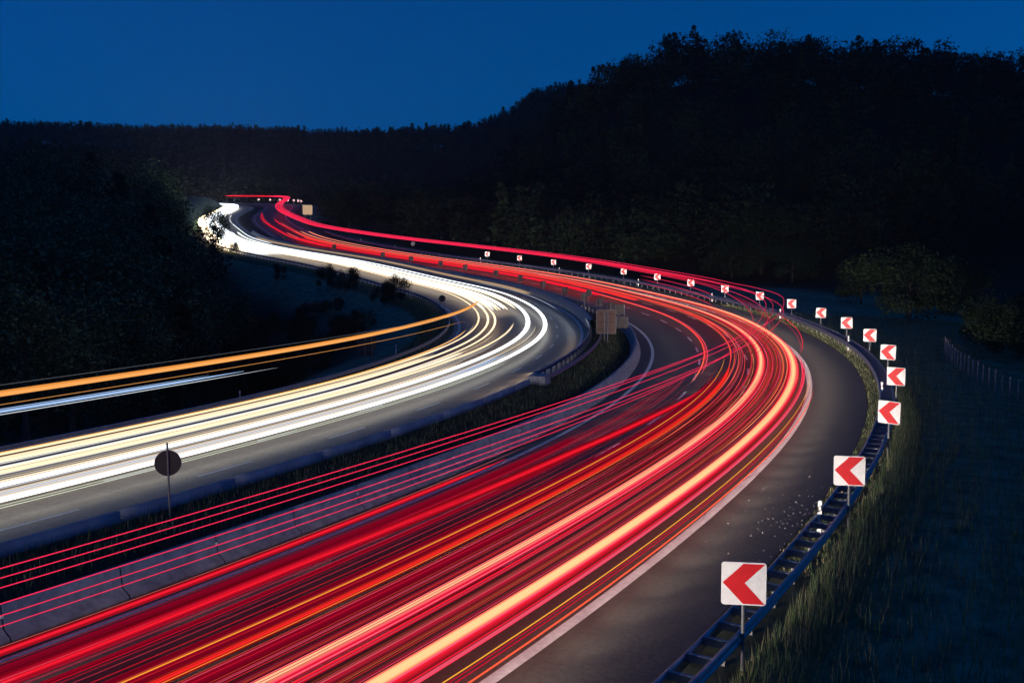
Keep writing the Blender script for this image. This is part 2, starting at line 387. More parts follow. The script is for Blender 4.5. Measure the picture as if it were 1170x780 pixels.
for a in np.arange(105, 300, 2.0):
    mb = MB(); mb.box((0, 0, 0), (.1, .12, 1.3), M['post_steel'], -heading(a)); onroot(mb.build('post', None, tuple(pos(a, -12.85, 0))), ng)
# ------------------------------------------------------------------ signs
def rrect(w, h, r, n=4, cx=0, cz=0):
    p = []
    for qx, qz, a0 in ((w/2-r, h/2-r, 0), (-w/2+r, h/2-r, 90), (-w/2+r, -h/2+r, 180), (w/2-r, -h/2+r, 270)):
        for i in range(n+1):
            t = R(a0 + 90*i/n); p.append((cx+qx+r*math.cos(t), cz+qz+r*math.sin(t)))
    return p
W = .93
def chevron_proto(front_white):
    """face towards local -y"""
    hc = 1.81
    d = {}
    d['panel'] = MB().prism(rrect(W, W, .07, cz=hc), -.012, .012, M['sign_white'])
    d['panel'].prism(rrect(W-.004, W-.004, .068, cz=hc), .013, .018, M['sign_back'])
    k = W*.47
    x0, xm, x1 = -k, .02*W, k
    pts = [(x0, hc+.02*W), (xm-.03*W, hc+k), (x1, hc+k), (xm, hc+.02*W), (x1, hc-k), (xm-.03*W, hc-k)]
    d['chevron'] = MB().prism(pts, -.016, -.0125, M['sign_red'])
    p = MB().tube((0, .05, -.6), (0, .05, hc+.36), .04, M['post_steel'], n=10)
    d['post'] = p
    br = MB()
    for z in (hc-.28, hc+.28): br.box((0, .03, z), (.5, .03, .05), M['post_steel'])
    d['bracket'] = br
    return {n: b.mesh(n) for n, b in d.items()}
CHV = chevron_proto(True)
headl = []
def beam_lamp(p, target, energy, cone=38, colr=(1, .93, .84), blend=.8):
    l = bpy.data.lights.new('headlamp_beam', 'SPOT'); l.energy = energy; l.spot_size = R(cone); l.spot_blend = blend; l.color = colr; l.shadow_soft_size = .3
    o = bpy.data.objects.new('headlamp_beam', l); col.objects.link(o); o.location = p
    o.rotation_euler = (Vector(target) - Vector(p)).to_track_quat('-Z', 'Y').to_euler(); return o
def chevron(s, o, face, label, group, name='chevron_sign', tilt=0):
    p = pos(s, o, 0); dirv = Vector(face) - Vector(p); rz = math.atan2(dirv.y, dirv.x) + math.pi/2
    if name == 'chevron_sign': p[2] = pos(s, o, 0)[2]
    r = empty(name, tuple(p), rz); tag(r, label, 'road sign', group)
    for n, me in CHV.items(): link(n, me, r)
    r.rotation_euler.y = tilt
    return r, p
sC = 3.41 + 11.797*np.arange(18)
for i, a in enumerate(sC):
    face = pos(max(a-75, -44), -4, 1.5)
    if i < 2: face = np.array([0, -8, 3.])
    lab = {0: 'nearest and largest red and white chevron board on a grey post beside the guard rail'}.get(i,
        f'red and white chevron board behind the outer guard rail, {ORD[i]} counted from the camera')
    r, p = chevron(a, 4.62, face, lab, 'chevron boards along the outer guard rail', tilt=R(rnd.uniform(-1.5, 1.5)))
    d = 13.0
    src = pos(max(a-d, -44), 0.6-1.5*(i % 2), .75)
    beam_lamp(src, Vector(p) + Vector((0, 0, 1.7)), 470 + 55*i, 17, blend=.6)
for i in range(7):
    a = 519 + 11.8*i
    r, p = chevron(a, 4.62, pos(a-90, -6, 1.5), f'tiny chevron board on the far bend, {ORD[i]} from the right in its row' if i else 'tiny chevron board on the far bend, rightmost of its row', 'chevron boards on the far bend')
    beam_lamp(pos(a-14, -1, .75), Vector(p) + Vector((0, 0, 1.9)), 12000, 30)
# backs of the chevron boards that face the far carriageway
for i, a in enumerate([102, 108, 115, 124, 134, 145, 156, 167, 180, 190, 202, 214, 234, 272]):
    o = -13.3 if i < 12 else -15
    face = pos(a+80, -24, 1.5)
    chevron(a, o, face, f'dark square sign back in the median, {ORD[i]} of its row from the near end', 'square sign backs along the median', 'median_sign')
def disc_sign(loc, rz, label, dia, hc, top, m_face, m_rim=None, posts=1):
    r = empty('round_sign', loc, rz); tag(r, label, 'road sign')
    n = 40; pts = [(dia/2*math.cos(2*math.pi*i/n), hc + dia/2*math.sin(2*math.pi*i/n)) for i in range(n)]
    mb = MB().prism(pts, -.012, .012, m_face); mb.build('disc', r)
    n2 = [(dia/2*1.02*math.cos(2*math.pi*i/n), hc + dia/2*1.02*math.sin(2*math.pi*i/n)) for i in range(n)]
    MB().prism(n2, .013, .03, m_rim or M['sign_white']).build('face', r)
    for k in range(posts):
        x = 0 if posts == 1 else (-.25 + .5*k)
        MB().tube((x, -.05, -.5), (x, -.05, top), .035, M['post_steel'], n=10).build('post', r)
    return r
p = pos(7.5, -16.2, 0)
disc_sign(tuple(p), math.atan2(p[1], p[0]) - math.pi/2, 'large dark round sign back on a thin pole in the near median grass', .86, 1.95, 2.65, M['sign_back'])
p = pos(116.5, -32.1, 0)
disc_sign(tuple(p), math.atan2(p[1], p[0]) - math.pi/2, 'small dark round sign on two posts at the inner bend of the concrete carriageway', .8, 2.2, 2.4, M['sign_back'], posts=2)
p = pos(121, -13.4, 0)
disc_sign(tuple(p), math.atan2(p[1], p[0]) - math.pi/2, 'small dark round sign back among the square signs of the median', .8, 2.45, 2.6, M['sign_back'])
p = pos(238, 5.2, 0)
disc_sign(tuple(p), math.atan2(p[1], p[0]) - math.pi/2, 'small pale round sign beyond the far part of the outer guard rail', .9, 1.9, 2.2, M['post_steel'])
# big rectangular sign seen from behind
p = pos(78.5, -15.6, 0)
r = empty('direction_sign', tuple(p), math.atan2(p[1], p[0]) - math.pi/2); tag(r, 'large brown rectangular sign back standing in the median at the apex of the bend', 'road sign')
MB().prism(rrect(1.72, 2.1, .05, cz=2.05), 0, .03, M['sign_brown']).build('panel', r)
fr = MB()
for x in (-.86, .86): fr.box((x, -.012, 2.05), (.04, .07, 2.14), M['post_steel'])
for z in (1.0, 3.1): fr.box((0, -.014, z), (1.70, .066, .05), M['post_steel'])
fr.build('frame', r)
rb = MB()
for z in (1.35, 2.05, 2.75): rb.box((0, -.025, z), (1.6, .045, .06), M['sign_back'])
for x in (-.42, 0, .42): rb.box((x, -.02, 2.05), (.03, .036, 2.0), M['sign_back'])
rb.build('ribs', r)
for x in (-.14, .14): MB().tube((x, -.08, -.6), (x, -.08, 2.9), .05, M['steel']).build('post', r)
p = pos(93, -13.7, 0)
r = empty('framed_board', tuple(p), math.atan2(p[1], p[0]) - math.pi/2); tag(r, 'dark square board with pale side frames just right of the big brown sign', 'road sign')
MB().prism(rrect(1.05, 1.15, .03, cz=1.25), 0, .03, M['sign_back']).build('panel', r)
for x in (-.56, .56): MB().box((x, -.01, 1.25), (.05, .06, 1.25), M['post_steel']).build('side_frame', r)
for x in (-.3, .3): MB().tube((x, -.05, -.5), (x, -.05, 1.75), .035, M['post_steel']).build('post', r)
p = pos(97.5, -13.6, 0)
r = empty('framed_board', tuple(p), math.atan2(p[1], p[0]) - math.pi/2); tag(r, 'taller dark board with thin pale uprights behind the framed board', 'road sign')
MB().prism(rrect(.95, 1.0, .03, cz=2.3), 0, .03, M['sign_back']).build('panel', r)
for x in (-.5, .5): MB().box((x, -.01, 1.3), (.045, .05, 3.1), M['post_steel']).build('upright', r)
# board of the far bend
p = pos(389, 6.2, 0)
r = empty('direction_sign', tuple(p), math.atan2(p[1], p[0]) - math.pi/2); tag(r, 'beige lit rectangular direction board beyond the far end of the red trails', 'road sign')
MB().prism(rrect(3.4, 3.3, .08, cz=4.1), 0, .05, M['sign_beige']).build('panel', r)
for x in (-1, 1): MB().tube((x, .1, -.6), (x, .1, 5.3), .08, M['post_steel']).build('post', r)
beam_lamp(pos(352, -2, 1), Vector(p) + Vector((0, 0, 4.1)), 36000, 16, (1, .8, .55))
# board at the left verge
p = pos(64, -34.2, -.4)
r = empty('direction_sign', tuple(p), math.atan2(p[1], p[0]) - math.pi/2); tag(r, 'dark rectangular sign back beside the left guard rail under the orange trail', 'road sign')
MB().prism(rrect(1.55, 1.45, .04, cz=2.4), 0, .03, M['sign_back']).build('panel', r)
MB().prism(rrect(1.2, .4, .03, cz=1.35), 0, .03, M['sign_back']).build('panel', r)
for x in (-.12, .42): MB().tube((x, -.05, -.6), (x, -.05, 3.2), .04, M['post_steel']).build('post', r)
# delineators
def delin_proto(white):
    b = MB().prism([(-.06, -.6), (.06, -.6), (.06, .98), (.02, 1.03), (-.06, 1.0)], -.05, .05, M['post_white'] if white else M['post_steel'])
    k = MB().prism([(-.064, .66), (.064, .74), (.064, .9), (-.064, .82)], -.054, .054, M['black'])
    f = MB().prism([(-.03, .72), (.03, .75), (.03, .86), (-.03, .83)], -.06, -.0545, M['reflector'])
    return [('body', b.mesh('body')), ('band', k.mesh('band')), ('reflector', f.mesh('reflector'))]
DL = delin_proto(True)
def delin(s, o, h, label, sc=1.0):
    p = pos(s, o, h); r = empty('delineator_post', tuple(p), math.atan2(p[1], p[0]) - math.pi/2); tag(r, label, 'marker post', 'white delineator posts'); r.scale = (sc,)*3
    for n, me in DL: link(n, me, r)
delin(14, 3.95, .1, 'white marker post with black band on the guard rail below the second chevron board', 1.0)
delin(42, 3.95, .1, 'white marker post on the guard rail between third and fourth chevron boards')
delin(70, 4.1, .1, 'white marker post in front of the seventh chevron board')
for i, a in enumerate((101, 125, 151, 178, 206)): delin(a, 4.3, 0, f'small white marker post behind the far guard rail, {ORD[i]} of those along the upper bend')
for i, a in enumerate((247, 274)): delin(a, 4.5, 0, ('small' if i else 'yellowish small') + ' marker post near the far end of the outer guard rail', 1.1)
delin(41, -35.6, -.6, 'dim marker post in the grass below the blue-white high trail')
delin(75, -34.2, -.2, 'dim marker post in the grass between the dark sign back and the inner bend')
delin(149, -32.1, 0, 'dark marker post beside the left guard rail near the leafy bush')
# fence in the right-hand field
fp = [(34.5 + (29-34.5)*t - 3*t*(1-t), 86 + (60-86)*t) for t in np.linspace(0, 1.25, 24)]
fz = ground_z([q[0] for q in fp], [q[1] for q in fp])
fn = tag(empty('wire_fence', (fp[0][0], fp[0][1], float(fz[0]))), 'pale wooden post and wire fence crossing the field at the right', 'fence')
for (x, y), z in zip(fp, fz): onroot(MB().tube((0, 0, -.3), (0, 0, 1.35 + rnd.uniform(-.1, .1)), .055, M['wood'], .045).build('post', None, (x, y, float(z))), fn)
wv = MB()
for i in range(len(fp)-1):
    for h in (.45, .85, 1.2): wv.tube((fp[i][0]+.06, fp[i][1], fz[i]+h), (fp[i+1][0]+.06, fp[i+1][1], fz[i+1]+h), .006, M['wire'], n=4)
onroot(wv.build('wires'), fn)
# dropped gravel on the shoulder
g = MB()
for i in range(120):
    a = rnd.gauss(15.5, 2.6); o = 3.2 - abs(rnd.gauss(0, .9)); 
    if o < .5: continue
    q = pos(a, o, .01); z = rnd.uniform(.006, .024)
    g.box(tuple(q), (z*1.4, z, z), M['gravel'], rnd.uniform(0, 3))
tag(g.build('gravel'), 'scattered pale gravel on the hard shoulder near the guard rail', 'gravel', kind='stuff')
# ------------------------------------------------------------------ grass
def grass(name, pts, hmin, hmax, w, mats, weights, label, lean=.35):
    n = len(pts); rs_ = np.random.RandomState(len(name)*7 + n); P = np.asarray(pts)
    a = rs_.rand(n)*2*np.pi; h = hmin + (hmax-hmin)*rs_.rand(n)**1.5; la = rs_.rand(n)*2*np.pi; l = rs_.rand(n)*lean*h
    dx, dy = np.cos(a)*w, np.sin(a)*w; top = P + np.stack([np.cos(la)*l, np.sin(la)*l, h], -1)
    V = np.stack([P - np.stack([dx, dy, 0*dx+.03], -1), P + np.stack([dx, dy, 0*dx-.03], -1), top], 1).reshape(-1, 3)
    mi = rs_.choice(len(mats), n, p=weights)
    o = link(name, mesh_np(name, V, np.arange(3*n).reshape(-1, 3), mats, mi)); return tag(o, label, 'grass', kind='stuff')
rg = np.random.RandomState(3)
def strip(n, s0, s1, o0, o1, pw=1.0):
    s = s0 + (s1-s0)*rg.rand(n)**pw; o = o0 + (o1-o0)*rg.rand(n); return s, o
def verge_h(o): return np.interp(o, [-37, -34.5, -32.5, -31.2], [-1.5, -.35, -.06, -.012])
s, o = strip(60000, -14, 110, 4.62, 7.6, 1.4); P = pos(s, o, np.interp(o, [3.8, 5, 7.5], [-.04, -.16, -.9]))
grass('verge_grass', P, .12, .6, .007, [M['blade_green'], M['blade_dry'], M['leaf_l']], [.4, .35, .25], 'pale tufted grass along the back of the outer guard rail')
s, o = strip(9000, 10, 120, 3.25, 4.6); P = pos(s, o, -.03)
grass('kerb_grass', P, .04, .2, .015, [M['blade_green'], M['blade_dry']], [.5, .5], 'short yellowish grass between asphalt edge and guard rail')
n = 190000; X = 4 + 80*rg.rand(n)**1.1; Y = 12 + 115*rg.rand(n)**1.3
ss, oo = road_near(X, Y); k = (oo > 6.2) & (oo < 60); X, Y = X[k], Y[k]
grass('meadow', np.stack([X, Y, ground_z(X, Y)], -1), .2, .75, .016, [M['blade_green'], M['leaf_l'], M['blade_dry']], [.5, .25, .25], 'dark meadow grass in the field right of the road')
s, o = strip(34000, -14, 100, -16.7, -13.55, 1.2); P = pos(s, o, np.interp(o, [-17.2, -16.8, -15.6, -14.2, -13.2], [0, .1, .22, .2, .02]))
grass('median_grass', P, .06, .38, .012, [M['leaf_a'], M['blade_dry'], M['blade_green']], [.5, .25, .25], 'dark rough grass in the median strip')
s, o = strip(34000, -10, 150, -36.8, -32.2, 1.1); P = pos(s, o, verge_h(o))
grass('bank_grass', P, .1, .6, .014, [M['leaf_b'], M['blade_dry'], M['blade_green']], [.4, .3, .3], 'dark tall grass on the bank left of the concrete carriageway')
# ------------------------------------------------------------------ trees
def crown_np(seed, n, leaf, shape):
    """leaf quads in clumps through the crown volume; unit tree: height 1, base at 0"""
    r = np.random.RandomState(seed); C = []
    if shape == 'round':
        nb = 34; c = r.normal(size=(nb, 3)); c /= np.linalg.norm(c, axis=1)[:, None]; c *= (.35 + .65*r.rand(nb, 1)**.5)
        c = c*np.array([.30, .30, .36]) + np.array([0, 0, .60]); rad = .07 + .075*r.rand(nb)
    elif shape == 'bush':
        nb = 22; c = r.normal(size=(nb, 3)); c /= np.linalg.norm(c, axis=1)[:, None]; c *= (.3 + .7*r.rand(nb, 1)**.5)
        c = c*np.array([.55, .55, .42]) + np.array([0, 0, .46]); rad = .10 + .12*r.rand(nb)
    else:
        nb = 46; z = .16 + .82*r.rand(nb); a = r.rand(nb)*6.28; q = .24*(1-z)**.8*(.35+.65*r.rand(nb))
        c = np.stack([q*np.cos(a), q*np.sin(a), z], -1); rad = .025 + .06*(1-z)
    k = r.randint(nb, size=n); d = r.normal(size=(n, 3)); d /= np.linalg.norm(d, axis=1)[:, None]
    P = c[k] + d*rad[k][:, None]*(r.rand(n, 1)**.45)*1.15
    P[:, 2] = np.clip(P[:, 2], .03, None)
    u = r.normal(size=(n, 3)); u /= np.linalg.norm(u, axis=1)[:, None]; w = r.normal(size=(n, 3)); w -= (w*u).sum(1)[:, None]*u; w /= np.linalg.norm(w, axis=1)[:, None]
    l = leaf*(.6+.8*r.rand(n, 1))
    V = np.stack([P-u*l, P+w*l*.55, P+u*l, P-w*l*.55], 1)
    return V.reshape(-1, 3)
def trunk_mb(seed, h, shape):
    r = random.Random(seed); mb = MB(); top = .78*h if shape != 'bush' else .55*h; rr_ = .022*h
    p = Vector((0, 0, -.4)); k = 4
    for i in range(k):
        q = Vector((r.uniform(-.015, .015)*h, r.uniform(-.015, .015)*h, top*(i+1)/k)); mb.tube(p, q, rr_*(1-.22*i), M['bark'], rr_*(1-.22*(i+1)), 7); p = q
    for i in range(6):
        z = top*r.uniform(.35, .95); a = r.uniform(0, 6.28); L_ = h*r.uniform(.12, .25)*(1 if shape != 'conifer' else .5)
        mb.tube((0, 0, z), (L_*math.cos(a), L_*math.sin(a), z+L_*.7), rr_*.4, M['bark'], rr_*.12, 5)
    return mb
PROTO = {}
def tree_proto(kind, seed, n, leaf, h0):
    V = crown_np(seed, n, leaf/h0, kind)*h0
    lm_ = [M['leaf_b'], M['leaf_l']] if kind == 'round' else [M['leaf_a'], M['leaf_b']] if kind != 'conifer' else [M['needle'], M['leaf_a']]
    mi = (np.random.RandomState(seed+50).rand(n) < .4).astype(int)
    return mesh_np('crown', V, np.arange(4*n).reshape(-1, 4), lm_, mi), trunk_mb(seed, h0, kind).mesh('trunk'), h0
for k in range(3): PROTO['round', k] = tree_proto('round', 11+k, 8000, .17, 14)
for k in range(2): PROTO['bush', k] = tree_proto('bush', 21+k, 6500, .075, 4)
for k in range(2): PROTO['conifer', k] = tree_proto('conifer', 31+k, 3600, .2, 16)
def tree(kind, k, x, y, z, h, label, group, name=None, cat='tree', wide=1.0):
    cr, tr, h0 = PROTO[kind, k]; f = h/h0
    r = empty(name or {'round': 'broadleaf_tree', 'bush': 'bush', 'conifer': 'conifer_tree'}[kind], (x, y, z), rnd.uniform(0, 6.28)); r.scale = (f*wide, f*wide, f)
    link('crown', cr, r); link('trunk', tr, r); return tag(r, label, cat, group)
def at(px, Z): return (px - 585)/F*Z*1.0
def ztop(py, Z): return 10 + (YH - py)/F*Z
# left-hand trees: (image-wide column, distance, top row)
lt = [(20,62,330),(75,68,345),(-25,75,290),(45,84,300),(110,80,330),(150,78,352),(95,98,268),(160,96,300),(205,92,345),(10,105,255),(60,118,245),(130,116,262),(190,112,300),(222,108,352),(-30,130,235),(25,140,232),
      (90,145,240),(150,140,246),(186,138,268),(245,135,318),(0,165,214),(60,172,210),(120,170,222),(175,168,234),(196,165,262),(262,160,330),(30,205,196),(85,210,186),(140,206,196),(168,200,212),(192,215,232),(-20,240,180),(50,255,170),(110,250,176),(165,246,180),(172,262,196),(196,250,240)]
for i, (px, Z, py) in enumerate(lt):
    x = at(px, Z); gz_ = float(ground_z(x, Z)[0]); h = max(3.5, ztop(py, Z) - gz_)
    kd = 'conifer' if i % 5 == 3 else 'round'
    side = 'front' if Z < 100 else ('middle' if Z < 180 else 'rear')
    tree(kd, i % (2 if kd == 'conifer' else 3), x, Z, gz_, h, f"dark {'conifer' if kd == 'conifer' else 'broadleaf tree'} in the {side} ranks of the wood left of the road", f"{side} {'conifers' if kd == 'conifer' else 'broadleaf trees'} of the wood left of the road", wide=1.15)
sap = [(245,232,236,'leafy sapling silhouetted against the white glare of the far bend'),(268,228,272,'smaller leafy sapling right of the glare at the left guard rail'),
       (374,176,300,'low leafy bush at the left guard rail below the small square sign'),(394,172,299,'low leafy bush just right of another below the white trails'),(452,150,311,'leafy bush standing against the white trails before the inner bend'),
       (436,152,318,'lower leafy bush left of the bush that stands against the white trails'),(318,190,300,'low bush at the left guard rail below the far white trails')]
for i, (px, Z, py, lab) in enumerate(sap):
    x = at(px, Z); gz_ = float(ground_z(x, Z)[0]); h = max(2., ztop(py, Z) - gz_); tree('bush' if i > 1 else 'round', i % 2, x, Z, gz_, h, lab, None, 'bush' if i > 1 else 'sapling', 'bush' if i > 1 else 'tree', .8 if i > 1 else .9)
for i in range(80):      # low shrubs in the hollow inside the bend
    Z = rnd.uniform(78, 165); px = rnd.uniform(245, 465); x = at(px, Z); s_, o_ = road_near(np.array([x]), np.array([Z]))
    if o_[0] > -40: continue
    gz_ = float(ground_z(x, Z)[0]); h = min(rnd.uniform(1.8, 4.2), ztop(338, Z) - gz_)
    if h < 1: continue
    tree('bush', i % 2, x, Z, gz_, h, 'dark low shrub in the hollow inside the bend of the concrete carriageway', 'shrubs in the hollow inside the bend', 'shrub', 'bush')
rb_ = [(1040,116,275,'round dark bush at the far edge of the meadow',1.2),(1150,92,322,'large bush behind the wire fence at the right edge',1.3),(1120,96,345,'smaller bush just left of the large one behind the wire fence',1.2),(1185,84,330,'bush at the very right edge of the view behind the fence',1.2),
       (870,205,228,'tall pale bushy tree behind the red trails at the foot of the hill',1.),(835,200,262,'low bush left of the tall bushy tree at the foot of the hill',1.1),(905,195,270,'low bush right of the tall bushy tree at the foot of the hill',1.1),(760,225,262,'bush at the wood edge behind the chevron boards',1.3),
       (985,150,290,'dark bush left of the round one at the edge of the meadow',1.3),(1085,140,285,'dark bush right of the round one at the meadow edge',1.3),(400,330,216,'dark green bushy tree beside the far red trails',1.3),(690,235,268,'low bush at the wood edge above the smaller chevron boards',1.3)]
for i, (px, Z, py, lab, wd) in enumerate(rb_):
    x = at(px, Z); gz_ = float(ground_z(x, Z)[0]); tree('bush', i % 2, x, Z, gz_, max(2., ztop(py, Z) - gz_), lab, None, 'bush', 'bush', wd)
# the woods: past counting, read as masses
def forest(name, X, Y, hh, n, leaf, share, label, seed):
    keep = []
    s_, o_ = road_near(X, Y); k = (o_ > 14) | (o_ < -46); X, Y, hh = X[k], Y[k], hh[k]
    Z = ground_z(X, Y); r = np.random.RandomState(seed); Vs, mis = [], []
    pr = {kd: [crown_np(seed*10+q, n, leaf, kd) for q in range(3)] for kd in ('round', 'conifer')}
    for x, y, z, h in zip(X, Y, Z, hh):
        kd = 'conifer' if r.rand() < share else 'round'; V = pr[kd][r.randint(3)]; a = r.rand()*6.28; c, s2 = math.cos(a), math.sin(a)
        w = h*(.9+.4*r.rand()); Vs.append(np.stack([(V[:, 0]*c-V[:, 1]*s2)*w+x, (V[:, 0]*s2+V[:, 1]*c)*w+y, V[:, 2]*h+z], -1)); mis.append(np.full(n, r.randint(3)))
    V = np.concatenate(Vs); o = link(name, mesh_np(name, V, np.arange(len(V)).reshape(-1, 4), [M['leaf_a'], M['leaf_b'], M['needle']], np.concatenate(mis)))
    return tag(o, label, 'forest', kind='stuff')
rf = np.random.RandomState(9)
n = 1900; X = -70 + 400*rf.rand(n); Y = 185 + 220*rf.rand(n)
k = (np.abs(X) < Y*.56) & ~((X > 20) & (Y < 200)); X, Y = X[k], Y[k]
forest('hill_forest', X, Y, 9 + 8*rf.rand(len(X)), 420, .028, .18, 'dark wooded hill behind the bend', 4)
n = 4600; X = -560 + 760*rf.rand(n); Y = 610 + 300*rf.rand(n)
k = np.abs(X) < Y*.56; X, Y = X[k], Y[k]
forest('ridge_forest', X, Y, 11 + 8*rf.rand(len(X)), 120, .05, .5, 'distant wooded ridge under the sky', 5)
n = 900; X = -330 + 260*rf.rand(n); Y = 270 + 220*rf.rand(n)
k = (np.abs(X) < Y*.56); X, Y = X[k], Y[k]
forest('valley_forest', X, Y, 10 + 7*rf.rand(len(X)), 260, .035, .45, 'dark wood on the slope left of the far bend', 6)
# ------------------------------------------------------------------ light trails: tubes of light along the lamps' paths
def trail(strands, label, group, name='light_trail'):
    """strands: (s0, s1, o, h, r, colour, strength); o, h, r may be [(s, value), ...]"""
    V, Fc, mi, mats = [], [], [], []; n0 = 0
    for s0, s1, o, h, r_, c, k in strands:
        s = np.concatenate([np.arange(s0, min(s1, 130), 2.0), np.arange(max(s0, 130), s1, 3.0), [s1]])
        ev = lambda a: np.interp(s, [q[0] for q in a], [q[1] for q in a]) if isinstance(a, list) else np.full(len(s), float(a))
        oo, hh, rr_ = ev(o), ev(h), ev(r_)
        t = np.minimum(1, np.minimum((s - s0)/6 + .15, (s1 - s)/6 + .15)); rr_ = rr_*t
        nn = 5; m = glow(c, k)
        if m not in mats: mats.append(m)
        ang = 2*np.pi*np.arange(nn)/nn
        P = np.stack([pos(s, oo + rr_*np.cos(q), hh + rr_*np.sin(q)) for q in ang], 1).reshape(-1, 3)
        i, j = np.meshgrid(np.arange(len(s)-1), np.arange(nn), indexing='ij'); j2 = (j+1) % nn
        f = np.stack([i*nn+j, (i+1)*nn+j, (i+1)*nn+j2, i*nn+j2], -1).reshape(-1, 4) + n0
        V.append(P); Fc.append(f); mi.append(np.full(len(f), mats.index(m))); n0 += len(P)
    o = link(name, mesh_np(name, np.concatenate(V), np.concatenate(Fc), mats, np.concatenate(mi), smooth=True))
    return tag(o, label, 'light trail', group)
RED, PINK, DEEP, ORANGE, PEACH, YEL = (1, .022, .045), (1, .09, .17), (.5, .004, .03), (1, .16, .03), (1, .52, .22), (1, .42, .04)
rt = np.random.RandomState(12)
def bundle(s0, s1, o, h, wid, n, colors, kmin, kmax, rmin, rmax, hw=.12):
    out = []
    for i in range(n):
        c = colors[rt.randint(len(colors))]; e = rt.rand()*8
        out.append((s0, s1 - e, o + (rt.rand()-.5)*wid, h + (rt.rand()-.5)*hw, rmin + (rmax-rmin)*rt.rand(), c, round(kmin + (kmax-kmin)*rt.rand(), 2)))
    return out
def band(s0, s1, o0, o1, h, n, c, kmin, kmax, peak=.5, sig=.28, rough=.25, taper=6, shift=None):
    """a broad lamp bar's path: n tubes side by side, brightest at 'peak' across the band"""
    out = []; r = abs(o1-o0)/n*.56
    for i in range(n):
        u = (i+.5)/n; g = math.exp(-((u-peak)/sig)**2)*(1 + rough*(rt.rand()-.5)*2)
        out.append((s0, s1 - rt.rand()*taper, [(q, v + (o1-o0)*u) for q, v in shift] if shift else o0 + (o1-o0)*u, h, r, c, round(kmin + (kmax-kmin)*min(1.2, g), 2)))
    return out
GR = 'red tail light trails on the near carriageway'
far_r = lambda a: [(-45, a), (120, a), (330, a*1.5), (480, a*1.8)]
HOT = (1, .50, .25)
SCAR = (1, .012, .035); CRIM = (.75, .004, .05)
def fringe(o, h, w, kk=1.0):  # added thin tubes imitating the red bloom on both sides of a hot trail
    out = []
    for sd in (-1, 1):
        for i in range(5): out.append((-30, 250, o + sd*(w + .028*i), h - .02*i, [(-45, .015), (120, .015), (330, .03)], SCAR if i else PINK, round(kk*(1.25-.2*i), 2)))
    return out
def sheaf(s0, s1, o, h, w, n, core, edge, k, grow=1.6, jit=.14):
    """a wide lamp's path as fine strands: hot in the middle, redder or creamier towards its rims"""
    out = []; r = w/n*1.15
    for i in range(n):
        u = -1 + 2*(i+.5)/n; m = abs(u)**1.7; f = 1 + jit*(2*rt.rand()-1)
        c = tuple(round(x*(1-m) + y*m, 2) for x, y in zip(core, edge))
        out.append((s0, s1 - rt.rand()*8, o + u*w, h + (rt.rand()-.5)*.05, [(-45, r), (120, r), (330, r*grow), (520, r*grow*1.2)], c, round(k*f, 1)))
    return out
trail(sheaf(-30, 330, -3.12, .80, .17, 9, (1, .50, .26), (1, .05, .05), 1.3) + fringe(-3.12, .80, .19, .9), 'thick peach tail light trail beside the right lane dashes', GR)
trail(sheaf(-30, 330, -1.02, .78, .20, 11, (1, .54, .24), (1, .06, .05), 1.4) + fringe(-1.0, .78, .22, 1.0), 'thickest peach tail light trail, nearest to the outer edge line', GR)
fine = lambda n, s0, s1, o0, o1, cols, k0, k1, r0=.004, r1=.011, h0=.55, h1=.95: [(s0, s1 - rt.rand()*(s1-s0)*.45, o0 + (o1-o0)*rt.rand(), h0 + (h1-h0)*rt.rand(), r0 + (r1-r0)*rt.rand(), cols[rt.randint(len(cols))], round(k0 + (k1-k0)*rt.rand()**1.5, 1)) for _ in range(n)]
trail(fine(44, -30, 60, -9.4, -7.0, [CRIM, SCAR, PINK], .1, .7), 'fine faint red streaks scattered over the left lane', GR)
trail(fine(30, -30, 60, -6.3, -3.9, [CRIM, SCAR, (1, .1, .05)], .1, .7), 'fine faint red streaks scattered over the middle lane', GR)
trail(fine(52, -30, 118, -3.9, -.6, [CRIM, SCAR, PINK, (1, .14, .06)], .2, 1.0), 'fine red and pink streaks scattered over the right lane', GR)
trail([(s0+rt.rand()*25, s1, o, h, r, c, k) for s0, s1, o, h, r, c, k in fine(26, 22, 150, -5.4, -.5, [SCAR, PINK, (1, .2, .09), (1, .34, .14)], .6, 1.2, .006, .016)], 'fine orange and pink strands curling round the outside of the apex', GR)
trail(bundle(-30, 116, -2.1, .8, .9, 6, [CRIM, SCAR], .3, .7, .008, .015) + bundle(-30, 100, -2.6, .8, .3, 3, [SCAR, PINK], .9, 1.3, .012, .02), 'thin pink tail light trails between the two thick peach trails', GR)
trail(bundle(-30, 64, -.45, .72, .36, 6, [PINK, SCAR], .8, 1.4, .012, .022), 'bundle of thin bright pink trails just outside the thickest peach trail', GR)
trail([(-30, 52, -.02, .62, .013, YEL, 1.1)] + bundle(-30, 48, .02, .6, .2, 2, [CRIM], .5, .8, .01, .016), 'thin yellow trail between pink trails near the outer edge line', GR)
trail([(-30, 44, .30, .5, .02, (1, .1, .04), 1.3)], 'orange-red trail closest to the outer edge line', GR)
trail(bundle(34, 112, -2.0, .8, 1.6, 8, [(1, .12, .05), SCAR, (1, .3, .1)], .6, 1.1, .008, .02), 'orange and red trails fanned out at the apex of the bend', GR)
trail(bundle(42, 100, -.95, .75, .5, 6, [(1, .35, .12), SCAR, PINK], .7, 1.2, .01, .022), 'bright orange-red strands nearest the edge line at the apex', GR)
